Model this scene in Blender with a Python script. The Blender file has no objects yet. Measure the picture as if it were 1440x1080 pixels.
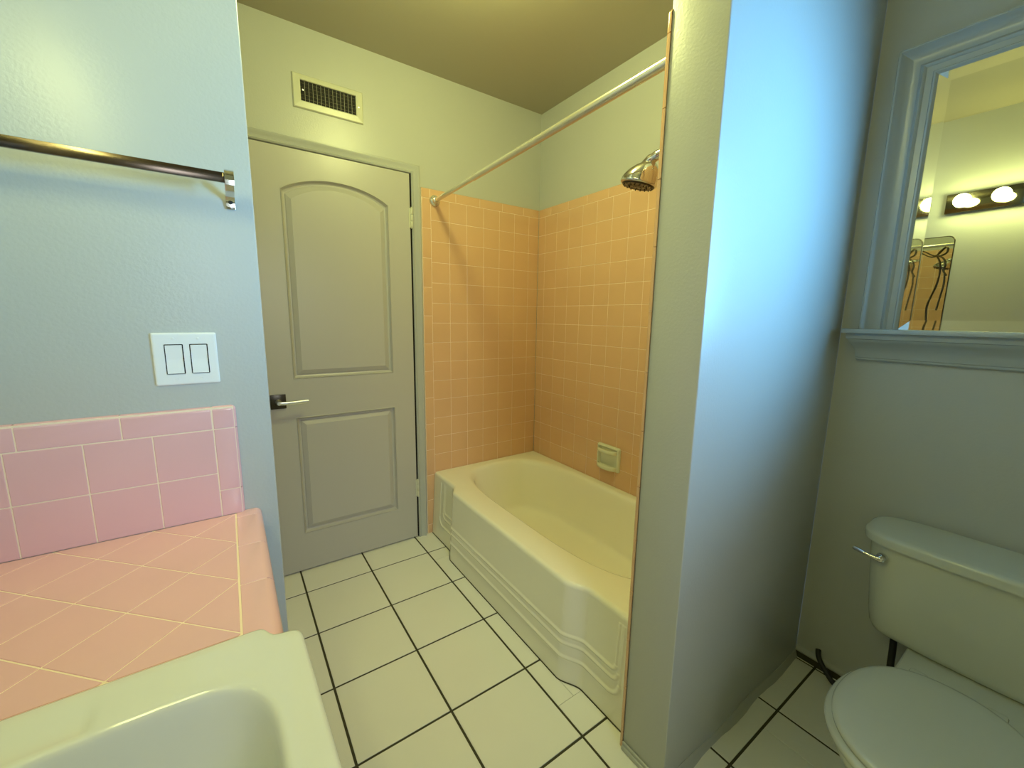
import bpy, bmesh, math
import numpy as np
from mathutils import Vector, Matrix
PI = math.pi
C = bpy.context.scene.collection

# ------------------------------------------------------------------ helpers
class MB:
    """collects geometry for ONE mesh object"""
    def __init__(s): s.v = []; s.f = []; s.m = []
    def add(s, vs, fs, mi=0):
        b = len(s.v); s.v += [tuple(map(float, p)) for p in vs]
        s.f += [tuple(b + i for i in f) for f in fs]; s.m += [mi] * len(fs)
    def box(s, a, b, mi=0):
        x0, y0, z0 = [min(a[i], b[i]) for i in range(3)]; x1, y1, z1 = [max(a[i], b[i]) for i in range(3)]
        s.add([(x0,y0,z0),(x1,y0,z0),(x1,y1,z0),(x0,y1,z0),(x0,y0,z1),(x1,y0,z1),(x1,y1,z1),(x0,y1,z1)],
              [(0,3,2,1),(4,5,6,7),(0,1,5,4),(1,2,6,5),(2,3,7,6),(3,0,4,7)], mi)
    def loft(s, rings, cap0=False, cap1=False, closed=True, mi=0):
        n = len(rings[0]); vs = [p for r in rings for p in r]; fs = []
        for i in range(len(rings) - 1):
            for j in range(n if closed else n - 1):
                k = (j + 1) % n
                fs.append((i*n+j, i*n+k, (i+1)*n+k, (i+1)*n+j))
        if cap0: fs.append(tuple(range(n))[::-1])
        if cap1: fs.append(tuple((len(rings)-1)*n + j for j in range(n)))
        s.add(vs, fs, mi)
    def lathe(s, prof, center, axis=(0,0,1), n=32, mi=0, cap=True):
        ax = Vector(axis).normalized(); q = Vector((0,0,1)).rotation_difference(ax)
        rings = []
        for r, h in prof:
            rings.append([tuple(Vector(center) + q @ Vector((r*math.cos(2*PI*k/n), r*math.sin(2*PI*k/n), h))) for k in range(n)])
        s.loft(rings, cap, cap, True, mi)
    def tube(s, pts, r, n=12, mi=0):
        pts = [Vector(p) for p in pts]; rr = r if isinstance(r, (list, tuple)) else [r]*len(pts)
        t0 = (pts[1]-pts[0]).normalized(); up = Vector((0,0,1)) if abs(t0.z) < .9 else Vector((1,0,0))
        nrm = t0.cross(up).normalized(); rings = []
        for i, p in enumerate(pts):
            t = (pts[min(i+1, len(pts)-1)] - pts[max(i-1, 0)]).normalized()
            nrm = (nrm - t*nrm.dot(t)).normalized(); bn = t.cross(nrm)
            rings.append([tuple(p + (nrm*math.cos(2*PI*k/n) + bn*math.sin(2*PI*k/n))*rr[i]) for k in range(n)])
        s.loft(rings, True, True, True, mi)
    def build(s, name, mats, parent=None, smooth=False, bevel=None, seg=2, fix=True, auto=None):
        me = bpy.data.meshes.new(name); me.from_pydata(s.v, [], s.f); me.update()
        if not isinstance(mats, (list, tuple)): mats = [mats]
        for m in mats: me.materials.append(m)
        for p, mi in zip(me.polygons, s.m): p.material_index = mi
        if fix or bevel:
            bm = bmesh.new(); bm.from_mesh(me)
            if fix: bmesh.ops.recalc_face_normals(bm, faces=bm.faces)
            if bevel:
                ed = [e for e in bm.edges if len(e.link_faces) == 2 and e.calc_face_angle(0) > .6]
                bmesh.ops.bevel(bm, geom=ed, offset=bevel, segments=seg, profile=.5, affect='EDGES', clamp_overlap=True)
            bm.to_mesh(me); bm.free()
        o = bpy.data.objects.new(name, me); C.objects.link(o)
        if smooth or bevel:
            for p in me.polygons: p.use_smooth = True
            try: me.set_sharp_from_angle(angle=auto if auto else (.7 if smooth else .5))
            except Exception: pass
        if parent: o.parent = parent
        return o

def spline(pts, n=10):
    P = [Vector(p) for p in pts]; out = []
    for i in range(len(P)-1):
        a, b, c, d = P[max(i-1,0)], P[i], P[i+1], P[min(i+2,len(P)-1)]
        for k in range(n):
            t = k/n
            out.append(.5*((2*b)+(c-a)*t+(2*a-5*b+4*c-d)*t*t+(3*b-a-3*c+d)*t**3))
    return out + [P[-1]]

def thing(name, label, cat, group=None):
    o = bpy.data.objects.new(name, None); C.objects.link(o)
    o.empty_display_size = .05
    return tag(o, label, cat, group)
def tag(o, label, cat, group=None):
    o['label'] = label; o['category'] = cat
    if group: o['group'] = group
    return o
def struct(o):
    o['kind'] = 'structure'; return o
def set_origin(o, loc):
    """put an Empty at loc while its parts keep their place"""
    loc = Vector(loc)
    def shift(me_obj):
        if me_obj.type == 'MESH': me_obj.data.transform(Matrix.Translation(-loc))
        for c in me_obj.children: shift(c)
    o.location = loc
    for c in o.children: shift(c)

# ---- materials
def mat(name, col, rough=.5, metal=0., bump=0., bscale=200., spec=.5, coat=0., var=0., vscale=4., emis=None, estr=0.):
    m = bpy.data.materials.new(name); m.use_nodes = True; nt = m.node_tree; b = nt.nodes['Principled BSDF']
    b.inputs['Base Color'].default_value = (*col, 1); b.inputs['Roughness'].default_value = rough
    b.inputs['Metallic'].default_value = metal; b.inputs['Specular IOR Level'].default_value = spec
    b.inputs['Coat Weight'].default_value = coat; b.inputs['Coat Roughness'].default_value = .06
    tc = nt.nodes.new('ShaderNodeTexCoord')
    if var > 0:
        nz = nt.nodes.new('ShaderNodeTexNoise'); nz.inputs['Scale'].default_value = vscale; nz.inputs['Detail'].default_value = 4
        nt.links.new(tc.outputs['Object'], nz.inputs['Vector'])
        mx = nt.nodes.new('ShaderNodeMix'); mx.data_type = 'RGBA'
        mx.inputs['A'].default_value = (*[c*(1-var) for c in col], 1); mx.inputs['B'].default_value = (*[min(1, c*(1+var)) for c in col], 1)
        nt.links.new(nz.outputs['Fac'], mx.inputs['Factor']); nt.links.new(mx.outputs['Result'], b.inputs['Base Color'])
    if bump > 0:
        nb = nt.nodes.new('ShaderNodeTexNoise'); nb.inputs['Scale'].default_value = bscale; nb.inputs['Detail'].default_value = 3
        nt.links.new(tc.outputs['Object'], nb.inputs['Vector'])
        bp = nt.nodes.new('ShaderNodeBump'); bp.inputs['Strength'].default_value = bump; bp.inputs['Distance'].default_value = .001
        nt.links.new(nb.outputs['Fac'], bp.inputs['Height']); nt.links.new(bp.outputs['Normal'], b.inputs['Normal'])
        if coat: nt.links.new(bp.outputs['Normal'], b.inputs['Coat Normal'])
    if emis: b.inputs['Emission Color'].default_value = (*emis, 1); b.inputs['Emission Strength'].default_value = estr
    return m

WARM = (.96, 1.0, .36)
M = {}
M['paint'] = mat('satin_wall_paint', (.50, .51, .49), .34, bump=.42, bscale=150, var=.03, vscale=3)
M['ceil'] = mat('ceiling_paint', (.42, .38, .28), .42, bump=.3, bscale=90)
M['door'] = mat('door_paint', (.48, .465, .44), .34, bump=.08, bscale=150)
M['casing'] = mat('casing_paint', (.45, .46, .43), .32)
M['tile'] = mat('peach_glazed_tile', (.70, .43, .25), .13, bump=.12, bscale=25, var=.04, vscale=7)
M['pink'] = mat('pink_glazed_tile', (.80, .47, .50), .13, bump=.12, bscale=25, var=.04, vscale=7)
M['grout'] = mat('pale_grout', (.93, .76, .60), .8, bump=.3, bscale=600)
M['floortile'] = mat('cream_floor_tile', (.82, .81, .73), .28, bump=.25, bscale=18, var=.04, vscale=3)
M['darkgrout'] = mat('dark_grout', (.055, .05, .025), .9, bump=.5, bscale=500)
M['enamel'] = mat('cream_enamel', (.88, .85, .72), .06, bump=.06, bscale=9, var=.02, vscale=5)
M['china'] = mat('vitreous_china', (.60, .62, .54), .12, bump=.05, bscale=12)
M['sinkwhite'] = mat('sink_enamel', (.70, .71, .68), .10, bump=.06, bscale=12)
M['soap'] = mat('soap_dish_glaze', (.70, .70, .55), .15)
M['chrome'] = mat('chrome', (.70, .70, .69), .06, 1.)
M['darkchrome'] = mat('dark_bronze_metal', (.07, .06, .045), .3, .9)
M['bar'] = mat('brushed_towel_bar_metal', (.17, .13, .10), .2, 1.)
M['nickel'] = mat('satin_nickel', (.85, .85, .84), .28, 1.)
M['oldrod'] = mat('aged_painted_rod', (.76, .73, .64), .2, .75, var=.05, vscale=20)
M['plastic'] = mat('white_plastic', (.84, .86, .88), .28)
M['mirror'] = mat('mirror_glass', (.66, .69, .63), .0, 1.)
M['mirrorbevel'] = mat('mirror_bevel_glass', (.72, .75, .71), .02, 1.)
M['plate'] = mat('dark_polished_plate', (.20, .19, .15), .10, 1.)
M['black'] = mat('black_rubber', (.012, .012, .012), .5)
M['void'] = mat('painted_duct_darkness', (.01, .01, .008), .8)  # black colour stands in for darkness inside the unmodelled duct
M['vent'] = mat('vent_cream_enamel', (.62, .62, .50), .35)
M['louvre'] = mat('shaded_louvre_enamel', (.30, .30, .23), .5)  # vent enamel darkened: shade between the louvres put into the colour
M['gap'] = mat('painted_gap_shadow', (.01, .01, .01), .9)  # near-black colour standing in for shadow in narrow gaps
M['trimpaint'] = mat('grey_trim_paint', (.42, .45, .46), .25)
M['wood'] = mat('cabinet_paint', (.40, .40, .38), .4)
M['iron'] = mat('bronze_wire', (.10, .07, .03), .35, .8)
M['frost'] = mat('milk_glass', (.9, .9, .85), .4, emis=WARM, estr=33.)
M['bulb'] = mat('lit_globe_bulb', (.9, .9, .8), .2, emis=WARM, estr=50.)
M['winframe'] = mat('white_window_frame', (.8, .82, .84), .35)
def glass_mat():
    m = bpy.data.materials.new('window_pane_glass'); m.use_nodes = True; nt = m.node_tree
    for n in list(nt.nodes):
        if n.type == 'BSDF_PRINCIPLED': nt.nodes.remove(n)
    out = nt.nodes['Material Output']; t = nt.nodes.new('ShaderNodeBsdfTransparent'); g = nt.nodes.new('ShaderNodeBsdfGlossy')
    g.inputs['Roughness'].default_value = .02; mx = nt.nodes.new('ShaderNodeMixShader'); fr = nt.nodes.new('ShaderNodeFresnel')
    nt.links.new(fr.outputs[0], mx.inputs[0]); nt.links.new(t.outputs[0], mx.inputs[1]); nt.links.new(g.outputs[0], mx.inputs[2])
    nt.links.new(mx.outputs[0], out.inputs[0]); return m
M['glass'] = glass_mat()

# ---- tiles
def bull(mb, u0, u1, v0, v1, mp, outer='', R=.011, r=.0011, t=.006, nb=6, mi=0):
    """one rectangular glazed tile; outer = which sides (LRBT) carry a bullnose"""
    rad = {k: (R if k in outer else r) for k in 'LRBT'}
    def cuts(a, b, ra, rb, bigA, bigB):
        s = [a + ra*(1-math.cos(PI/2*i/(nb if bigA else 2))) for i in range((nb if bigA else 2)+1)]
        e = [b - rb*(1-math.cos(PI/2*i/(nb if bigB else 2))) for i in range((nb if bigB else 2)+1)][::-1]
        return s + e
    us = cuts(u0, u1, rad['L'], rad['R'], 'L' in outer, 'R' in outer)
    vs_ = cuts(v0, v1, rad['B'], rad['T'], 'B' in outer, 'T' in outer)
    nu, nv = len(us), len(vs_); P = []
    for v in vs_:
        for u in us:
            kl, kr = (u0 + rad['L'] - u)/rad['L'], (u - u1 + rad['R'])/rad['R']
            kb, kt = (v0 + rad['B'] - v)/rad['B'], (v - v1 + rad['T'])/rad['T']
            eu, ku, su = (kl, 'L', -1) if kl > kr else (kr, 'R', 1)
            ev, kv, sv = (kb, 'B', -1) if kb > kt else (kt, 'T', 1)
            eu = min(1, max(0, eu)); ev = min(1, max(0, ev)); U, V = u, v
            ru, rv = rad[ku], rad[kv]
            if eu > 0 and ev > 0 and abs(ru-rv) < 1e-9:
                e = math.hypot(eu, ev)
                if e > 1:
                    U = (u - su*eu*ru) + su*eu/e*ru; V = (v - sv*ev*rv) + sv*ev/e*rv; e = 1
                h = -ru*(1-math.sqrt(max(0, 1-e*e)))
            else:
                h = -max(ru*(1-math.sqrt(1-eu*eu)), rv*(1-math.sqrt(1-ev*ev)))
            P.append((U, V, h))
    fs = [(j*nu+i, j*nu+i+1, (j+1)*nu+i+1, (j+1)*nu+i) for j in range(nv-1) for i in range(nu-1)]
    ring = [i for i in range(nu)] + [j*nu+nu-1 for j in range(1, nv)] + [(nv-1)*nu+i for i in range(nu-2, -1, -1)] + [j*nu for j in range(nv-2, 0, -1)]
    n0 = len(P); P += [(P[i][0], P[i][1], min(P[i][2], -t)) for i in ring]
    k = len(ring)
    fs += [(ring[i], n0+i, n0+(i+1) % k, ring[(i+1) % k]) for i in range(k)]
    mb.add([mp(*p) for p in P], fs, mi)
def clip(poly, nx, ny, c):
    out = []
    for i in range(len(poly)):
        a, b = poly[i], poly[(i+1) % len(poly)]; da = a[0]*nx+a[1]*ny-c; db = b[0]*nx+b[1]*ny-c
        if da <= 0: out.append(a)
        if (da < 0) != (db < 0) and abs(da-db) > 1e-12:
            t = da/(da-db); out.append((a[0]+(b[0]-a[0])*t, a[1]+(b[1]-a[1])*t))
    return out
def area(p): return .5*sum(p[i][0]*p[(i+1) % len(p)][1]-p[(i+1) % len(p)][0]*p[i][1] for i in range(len(p)))
def inset(poly, d):
    q = list(poly)
    for i in range(len(poly)):
        a, b = poly[i], poly[(i+1) % len(poly)]; dx, dy = b[0]-a[0], b[1]-a[1]; L = math.hypot(dx, dy)
        if L < 1e-6: continue
        nx, ny = dy/L, -dx/L
        q = clip(q, nx, ny, nx*a[0]+ny*a[1]-d)
        if len(q) < 3: return None
    return q
def ptile(mb, poly, mp, gap, r=.0011, t=.006, mi=0):
    if area(poly) < 0: poly = poly[::-1]
    a = inset(poly, gap/2)
    if not a or abs(area(a)) < 2e-5: return
    b = [None, None]
    b1 = inset(a, r*.35); b2 = inset(a, r)
    if not b1 or not b2 or len(b1) != len(a) or len(b2) != len(a):
        mb.add([mp(x, y, 0) for x, y in a] + [mp(x, y, -t) for x, y in a],
               [tuple(range(len(a)))] + [(i, (i+1) % len(a), len(a)+(i+1) % len(a), len(a)+i) for i in range(len(a))], mi); return
    def align(ref, q):
        k = min(range(len(q)), key=lambda s: sum((ref[i][0]-q[(i+s) % len(q)][0])**2+(ref[i][1]-q[(i+s) % len(q)][1])**2 for i in range(len(ref))))
        return [q[(i+k) % len(q)] for i in range(len(q))]
    b1 = align(a, b1); b2 = align(a, b2)
    R = [[mp(x, y, -t) for x, y in a], [mp(x, y, -r) for x, y in a], [mp(x, y, -r*.3) for x, y in b1], [mp(x, y, 0) for x, y in b2]]
    mb.loft(R, False, True, True, mi)

# ------------------------------------------------------------------ dimensions (metres, door wall is y = 0, tub's long wall is x = 0)
H = 2.552; TT = 1.985; TP = .111; TE = -1.497; PX = -.80; PY = -1.653; RX = .055; SWY = -.995; SWX = -1.63; LX = -2.14; RY = -3.35
XF = [-.078 - k*TP for k in range(7)]
CZ = .812

# ------------------------------------------------------------------ room shell
def wall(name, boxes, m='paint', bevel=None):
    mb = MB()
    for a, b in boxes: mb.box(a, b)
    return struct(mb.build(name, M[m], bevel=bevel, seg=3))
wall_back = wall('wall_back', [((-1.66, .008, 0), (-1.60, .12, H)), ((-1.60, .008, 2.045), (-.855, .12, H)), ((-.855, .008, 0), (.12, .12, H))])
wall_tub = wall('wall_tub', [((.008, PY+.02, 0), (.12, .008, H))])
wall_partition = wall('wall_partition', [((PX, PY, 0), (RX, TE-.012, H))], bevel=.004)
DY0, DY1, WZ0, WZ1 = -2.30, -3.12, 1.22, 2.12
wall_right = wall('wall_right', [((RX, PY, 0), (RX+.12, DY0, H)), ((RX, DY1, 0), (RX+.12, RY, H)), ((RX, DY0, 0), (RX+.12, DY1, WZ0)), ((RX, DY0, WZ1), (RX+.12, DY1, H))])
wall_closet = wall('wall_closet', [((LX-.12, SWY, 0), (SWX, .12, H))], bevel=.004)
wall_left = wall('wall_left', [((LX-.12, RY, 0), (LX, SWY, H))])
BX0, BX1, BZ0, BZ1 = -1.65, -1.05, 1.15, 2.05  # opening for the added rear window
wall_rear = wall('wall_rear', [((LX-.12, RY-.12, 0), (BX0, RY, H)), ((BX1, RY-.12, 0), (RX+.12, RY, H)), ((BX0, RY-.12, 0), (BX1, RY, BZ0)), ((BX0, RY-.12, BZ1), (BX1, RY, H))])
ceiling = wall('ceiling', [((LX-.12, RY-.12, H), (RX+.14, .12, H+.1))], 'ceil')

# floor: real 30 cm tiles with dark grout
mb = MB(); mb.box((LX-.1, RY-.1, -.06), (RX+.1, .12, -.0025), 1)
gx = [-1.493-.307*k for k in range(3, -1, -1)] + [-1.186, -.879, -.572, -.265, .042, .2]
gy = [.12, -.189] + [-.189-.307*k for k in range(1, 11)] + [-3.5]
fm = lambda u, v, h: (u, v, h)
for i in range(len(gx)-1):
    for j in range(len(gy)-1):
        x0, x1, y1, y0 = gx[i], gx[i+1], gy[j], gy[j+1]
        poly = [(x0, y0), (x1, y0), (x1, y1), (x0, y1)]
        poly = inset(poly, .0034) or poly
        parts = [poly]
        def split(parts, nx, ny, c, test=None):
            out = []
            for p in parts:
                if test and not test(p): out.append(p); continue
                for s in (1, -1):
                    q = clip(p, nx*s, ny*s, c*s)
                    if len(q) >= 3 and abs(area(q)) > 1e-5: out.append(q)
            return out
        if abs(x0+.879) < .01 and abs(y1+.189) < .01: parts = split(parts, 0, 1, -.280)
        if abs(x0+.879) < .01 and abs(y1+1.110) < .01:
            parts = split(parts, 0, 1, -1.297); parts = split(parts, 1, 0, -.806, lambda p: sum(q[1] for q in p)/len(p) > -1.297)
        if abs(x0+.572) < .01 and abs(y1+1.724) < .01: parts = split(parts, 1, 0, -.368)
        for p in parts: ptile(mb, p, fm, .0011, r=.0012, t=.0022)
floor = struct(mb.build('floor', [M['floortile'], M['darkgrout']]))

# tiled shower surround --------------------------------------------------
def tile_field(mb, us, vs, mp, gap=.0022, outer=lambda i, j: ''):
    for i in range(len(us)-1):
        for j in range(len(vs)-1):
            a, b = sorted((us[i], us[i+1])); c, d = sorted((vs[j], vs[j+1]))
            bull(mb, a+gap/2, b-gap/2, c+gap/2, d-gap/2, mp)
rows = [1.935-TP*k for k in range(17)] + [.06]
back = lambda u, v, h: (u, -h, v)
mb = MB(); mb.box((-.797, .0012, 0), (0, .0085, TT-.004), 1)
tile_field(mb, [0.0] + XF, rows, back)
caps = [0, -.122, -.279, -.436, -.592, -.748, -.797]
for a, b in zip(caps[1:], caps[:-1]): bull(mb, a+.001, b-.001, 1.936, TT, back, 'T', R=.006)
tz = [1.935] + [1.779-.1567*k for k in range(12)]
tz = [z for z in tz if z > 0] + [0.0]
for a, b in zip(tz[1:], tz[:-1]): bull(mb, -.797, -.745, a+.001, b-.001, back, 'L', R=.006)
tile_back = struct(mb.build('trim_1', [M['tile'], M['grout']], smooth=True, auto=.3))
side = lambda u, v, h: (-h, u, v)
mb = MB(); mb.box((.0012, TE+.001, .06), (.0085, -.001, TT-.004), 1)
ys = [-.0015] + [-.069-TP*k for k in range(13)] + [TE+.002]
tile_field(mb, ys, rows, side)
cy = [-.0015, -.119] + [-.277-.156*k for k in range(8)] + [TE+.002]
for a, b in zip(cy[1:], cy[:-1]): bull(mb, a+.001, b-.001, 1.936, TT, side, 'T', R=.006)
tile_side = struct(mb.build('trim_2', [M['tile'], M['grout']], smooth=True, auto=.3))
endm = lambda u, v, h: (u, TE+h, v)
mb = MB(); mb.box((PX+.003, TE-.0125, 0), (-.001, TE-.0012, 2.005), 1)
xs = [-.0015] + XF
tile_field(mb, xs, [1.966-TP*k for k in range(18)], endm)
for a, b in zip(caps[1:-1], caps[:-2]): bull(mb, a+.001, b-.001, 1.967, 2.018, endm, 'T', R=.006)
ez = [2.018, 1.966] + [1.806-.1595*k for k in range(12)]
ez = [z for z in ez if z > 0.02] + [0.0]
for k, (a, b) in enumerate(zip(ez[1:], ez[:-1])): bull(mb, PX-.003, -.745, a+.001, b-.001, endm, 'LT' if k == 0 else 'L', R=.010, t=.0145)
tile_end = struct(mb.build('trim_3', [M['tile'], M['grout']], smooth=True, auto=.3))

# ------------------------------------------------------------------ door
DX0, DX1, DH = -1.612, -.8635, 2.036
def ring_xz(pts, y): return [(x, y, z) for x, z in pts]
def arch_outline(x0, x1, z0, z1, rise, d):
    """panel outline inset by d; top edge arched when rise > 0"""
    x0 += d; x1 -= d; z0 += d; z1 -= d
    p = [(x0, z0), (x1, z0)]
    N = 24
    for k in range(N+1):
        t = k/N; x = x1+(x0-x1)*t; s = (x-(x0+x1)/2)/((x1-x0)/2)
        p.append((x, z1 + rise*max(0.0, 1-s*s)**.85))
    return p
yf = -.004
door = struct(bpy.data.objects.new('door_1', None)); C.objects.link(door)
mb = MB()
panels = [(-1.464, -.979, 1.0, 1.862, .065), (-1.463, -.976, .206, .812, 0)]
bm = bmesh.new()
def loop(pts):
    vs = [bm.verts.new((x, yf, z)) for x, z in pts]
    return [bm.edges.new((vs[i], vs[(i+1) % len(vs)])) for i in range(len(vs))]
es = loop([(DX0, .009), (DX1, .009), (DX1, DH), (DX0, DH)])
for p in panels: es += loop(arch_outline(*p, 0))
bmesh.ops.triangle_fill(bm, use_beauty=True, edges=es)
bm.verts.index_update()
mb.add([v.co[:] for v in bm.verts], [tuple(v.index for v in f.verts) for f in bm.faces]); bm.free()
prof = [(0, 0), (.003, -.003), (.006, .004), (.010, .012), (.015, .015), (.019, .015), (.022, .011), (.042, .0005), (.044, .0005)]
for p in panels:
    mb.loft([ring_xz(arch_outline(*p, d), yf+h) for d, h in prof], False, True)
mb.box((DX0, yf+.0005, .009), (DX1, yf+.036, DH))
# remove the box's front face duplicates are harmless behind the slab front, keep only sides/back
mb.f = [f for f in mb.f]
slab = mb.build('door_slab', M['door'], door, smooth=True, fix=False, auto=.35)
# re-cut: the box front would fill the recesses, so delete it
me = slab.data; bm = bmesh.new(); bm.from_mesh(me)
kill = [f for f in bm.faces if all(abs(v.co.y-(yf+.0005)) < 1e-5 for v in f.verts) and f.calc_area() > 1.2]
bmesh.ops.delete(bm, geom=kill, context='FACES'); bmesh.ops.recalc_face_normals(bm, faces=bm.faces); bm.to_mesh(me); bm.free()
def hinge(z0, z1):
    mb = MB(); n = 3; xx = -.8575; g = (z1-z0)/n
    for k in range(n): mb.lathe([(.0055, z0+k*g+.0008), (.0062, z0+k*g+.002), (.0062, z0+(k+1)*g-.002), (.0055, z0+(k+1)*g-.0008)], (xx, yf-.007, 0), n=16)
    mb.lathe([(.002, z1), (.0045, z1+.001), (.0045, z1+.004), (.001, z1+.006)], (xx, yf-.007, 0), n=12)
    mb.lathe([(.001, z0-.006), (.0045, z0-.004), (.0045, z0-.001), (.002, z0)], (xx, yf-.007, 0), n=12)
    mb.box((xx-.013, yf-.0035, z0), (xx-.001, yf-.0005, z1))
    return mb.build('hinge', M['vent'], door, smooth=True)
hinge(1.768, 1.866); hinge(.262, .362)
mb = MB(); mb.box((-1.567, yf-.009, .864), (-1.502, yf-.0003, .932)); ros = mb.build('rosette', M['darkchrome'], door, bevel=.0015)
mb = MB(); mb.lathe([(.013, 0), (.013, .012), (.010, .016), (.0085, .03), (.0085, .048)], (-1.535, yf-.009, .898), (0, -1, 0), n=24)
pts = spline([(-1.535, yf-.052, .898), (-1.524, yf-.054, .897), (-1.49, yf-.053, .8955), (-1.45, yf-.050, .8955), (-1.412, yf-.047, .897)], 6)
N = 16; rings = []
for i, p in enumerate(pts):
    w = .0085 if i < 4 else .0075
    rings.append([(p.x, p.y+.0055*math.copysign(abs(math.cos(a))**.5, math.cos(a)), p.z+w*math.copysign(abs(math.sin(a))**.5, math.sin(a))) for a in [2*PI*k/N for k in range(N)]])
mb.loft(rings, True, True); mb.build('lever_handle', M['nickel'], door, smooth=True)
# casing around the opening
casing = struct(bpy.data.objects.new('door_frame', None)); C.objects.link(casing)
casing.name = 'trim_4'
cp = [(0, .006), (.0, -.003), (.003, -.008), (.008, -.011), (.012, -.007), (.028, -.010), (.036, -.016), (.041, -.016), (.044, -.011), (.044, .008)]
def casing_path(d): return [(-.854+d, 0.0), (-.854+d, 2.040+d), (-1.628, 2.040+d)]
mb = MB()
rings = []
for k in range(3): rings.append([(casing_path(d)[k][0], h, casing_path(d)[k][1]) for d, h in cp])
mb.loft(rings, True, True, True); mb.build('casing', M['casing'], casing, smooth=True, auto=.9)
mb = MB(); mb.box((-.8565, -.0025, 0), (-.8500, .1, 2.0395)); mb.box((-1.629, .006, 2.0385), (-.85, .1, 2.0445)); mb.box((-1.629, .006, 0), (-1.6135, .1, 2.04)); mb.box((-1.62, .06, 0), (-.85, .1, 2.04))
mb.build('jamb', M['gap'], casing)  # jamb blackened so the slit beside the door reads as shadow
# small baseboard on the partition's end
mb = MB(); mb.box((PX-.010, PY+.002, 0), (PX, -1.512, .016)); mb.box((PX-.006, PY+.002, .016), (PX, -1.512, .028))
struct(mb.build('baseboard_partition', M['casing'], bevel=.003))
def caulk(name, pts, r, m):
    mb = MB(); pts = spline(pts, 6); mb.tube(pts, r, 8); return struct(mb.build(name, m, smooth=True))
import random
random.seed(5)
mb = MB(); prev = None; rings = []
for k in range(40):
    x = PX+.005 + (RX-.002-PX-.005)*k/39; a = .013+.003*math.sin(k*.45)+.0015*random.random(); hh = .024+.006*math.sin(k*.3+1)+.002*random.random()
    rings.append([(x, PY+.002, 0), (x, PY-a, 0), (x, PY-a*.75, .006), (x, PY-.005, hh*.7), (x, PY-.0015, hh), (x, PY+.002, hh)])
mb.loft(rings, True, True); struct(mb.build('baseboard_toilet_side', M['casing'], smooth=True))
mb = MB()
mb.box((RX-.006, -1.67, .055), (RX, -2.40, .058)); 
rings = []
for k in range(30):
    y = PY-.002-.75*k/29; 
    rings.append([(RX+.002, y, .026), (RX-.008, y, .026), (RX-.012, y, .032), (RX-.011, y, .040), (RX-.005, y, .047), (RX+.002, y, .049)])
mb = MB(); mb.loft(rings, True, True)
mb.box((RX-.006, PY-.002, 0), (RX+.001, -2.40, .027), 1)
struct(mb.build('baseboard_right', [M['casing'], M['darkgrout']], smooth=True))

# ------------------------------------------------------------------ bathtub
tub = thing('bathtub', 'cream enamelled bathtub with bowed ridged apron against peach tiled walls', 'bathtub')
def sstep(a, b, t): t = min(1, max(0, (t-a)/(b-a))); return t*t*(3-2*t)
def front(y):     # x of the apron (top) at y
    s = sstep(-.235, -.335, y) * (1 - sstep(-1.205, -1.300, y))
    return -.748 - .040*s
TZ = .385
def tub_outline(ex, dx, n_f=150):
    """ring of points: front, end, back, end. dx pulls the front inwards"""
    y0, y1 = -.0035, TE+.0035
    P = []
    for k in range(n_f): y = y0+(y1-y0)*k/n_f; P.append((front(y)+dx, y))
    nx = 50
    for k in range(nx): x = front(y1)+dx + (-.0035-front(y1)-dx)*k/nx; P.append((x, y1))
    for k in range(100): y = y1+(y0-y1)*k/100; P.append((-.0035, y))
    for k in range(nx): x = -.0035 + (front(y0)+dx+.0035)*k/nx; P.append((x, y0))
    return P
base = tub_outline(0, 0)
bx, by = -.355, -.735
def dirs(P):
    out = []
    for x, y in P:
        u = (x-bx)/((.355) if x > bx else (.393)); v = (y-by)/(.733 if y > by else .760); out.append((u, v))
    return out
D = dirs(base)
def basin(cx, cy, a, b, n):
    R = []
    for u, v in D:
        k = (abs(u)**n+abs(v)**n)**(-1/n); R.append((cx+a*u*k, cy+b*v*k))
    return R
rings = []
def lift(P, z): return [(x, y, z) for x, y in P]
for dx, z in [(0.004, .340), (0.0008, .358), (.0005, TZ-.018), (.0020, TZ-.011), (.0055, TZ-.0052), (.0115, TZ-.0014), (.020, TZ)]: rings.append(lift(tub_outline(0, dx), z))
spec = [(.315, .680, 3.6, TZ+.001), (.309, .674, 3.5, TZ-.001), (.302, .667, 3.4, TZ-.006), (.297, .660, 3.3, TZ-.014), (.293, .654, 3.2, TZ-.03), (.286, .642, 3.1, .30), (.277, .625, 3.0, .22), (.268, .608, 3.1, .15), (.262, .600, 3.1, .112), (.258, .595, 3.1, .098), (.251, .586, 3.1, .087), (.240, .572, 3.0, .081), (.222, .55, 2.9, .078), (.10, .35, 2.4, .073), (.02, .05, 2.2, .070)]
for a, b, n, z in spec: rings.append(lift(basin(-.352, -.735, a, b, n), z))
mb = MB(); mb.loft(rings, False, True)
mb.build('tub_basin', M['enamel'], tub, smooth=True, auto=1.2)
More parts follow.
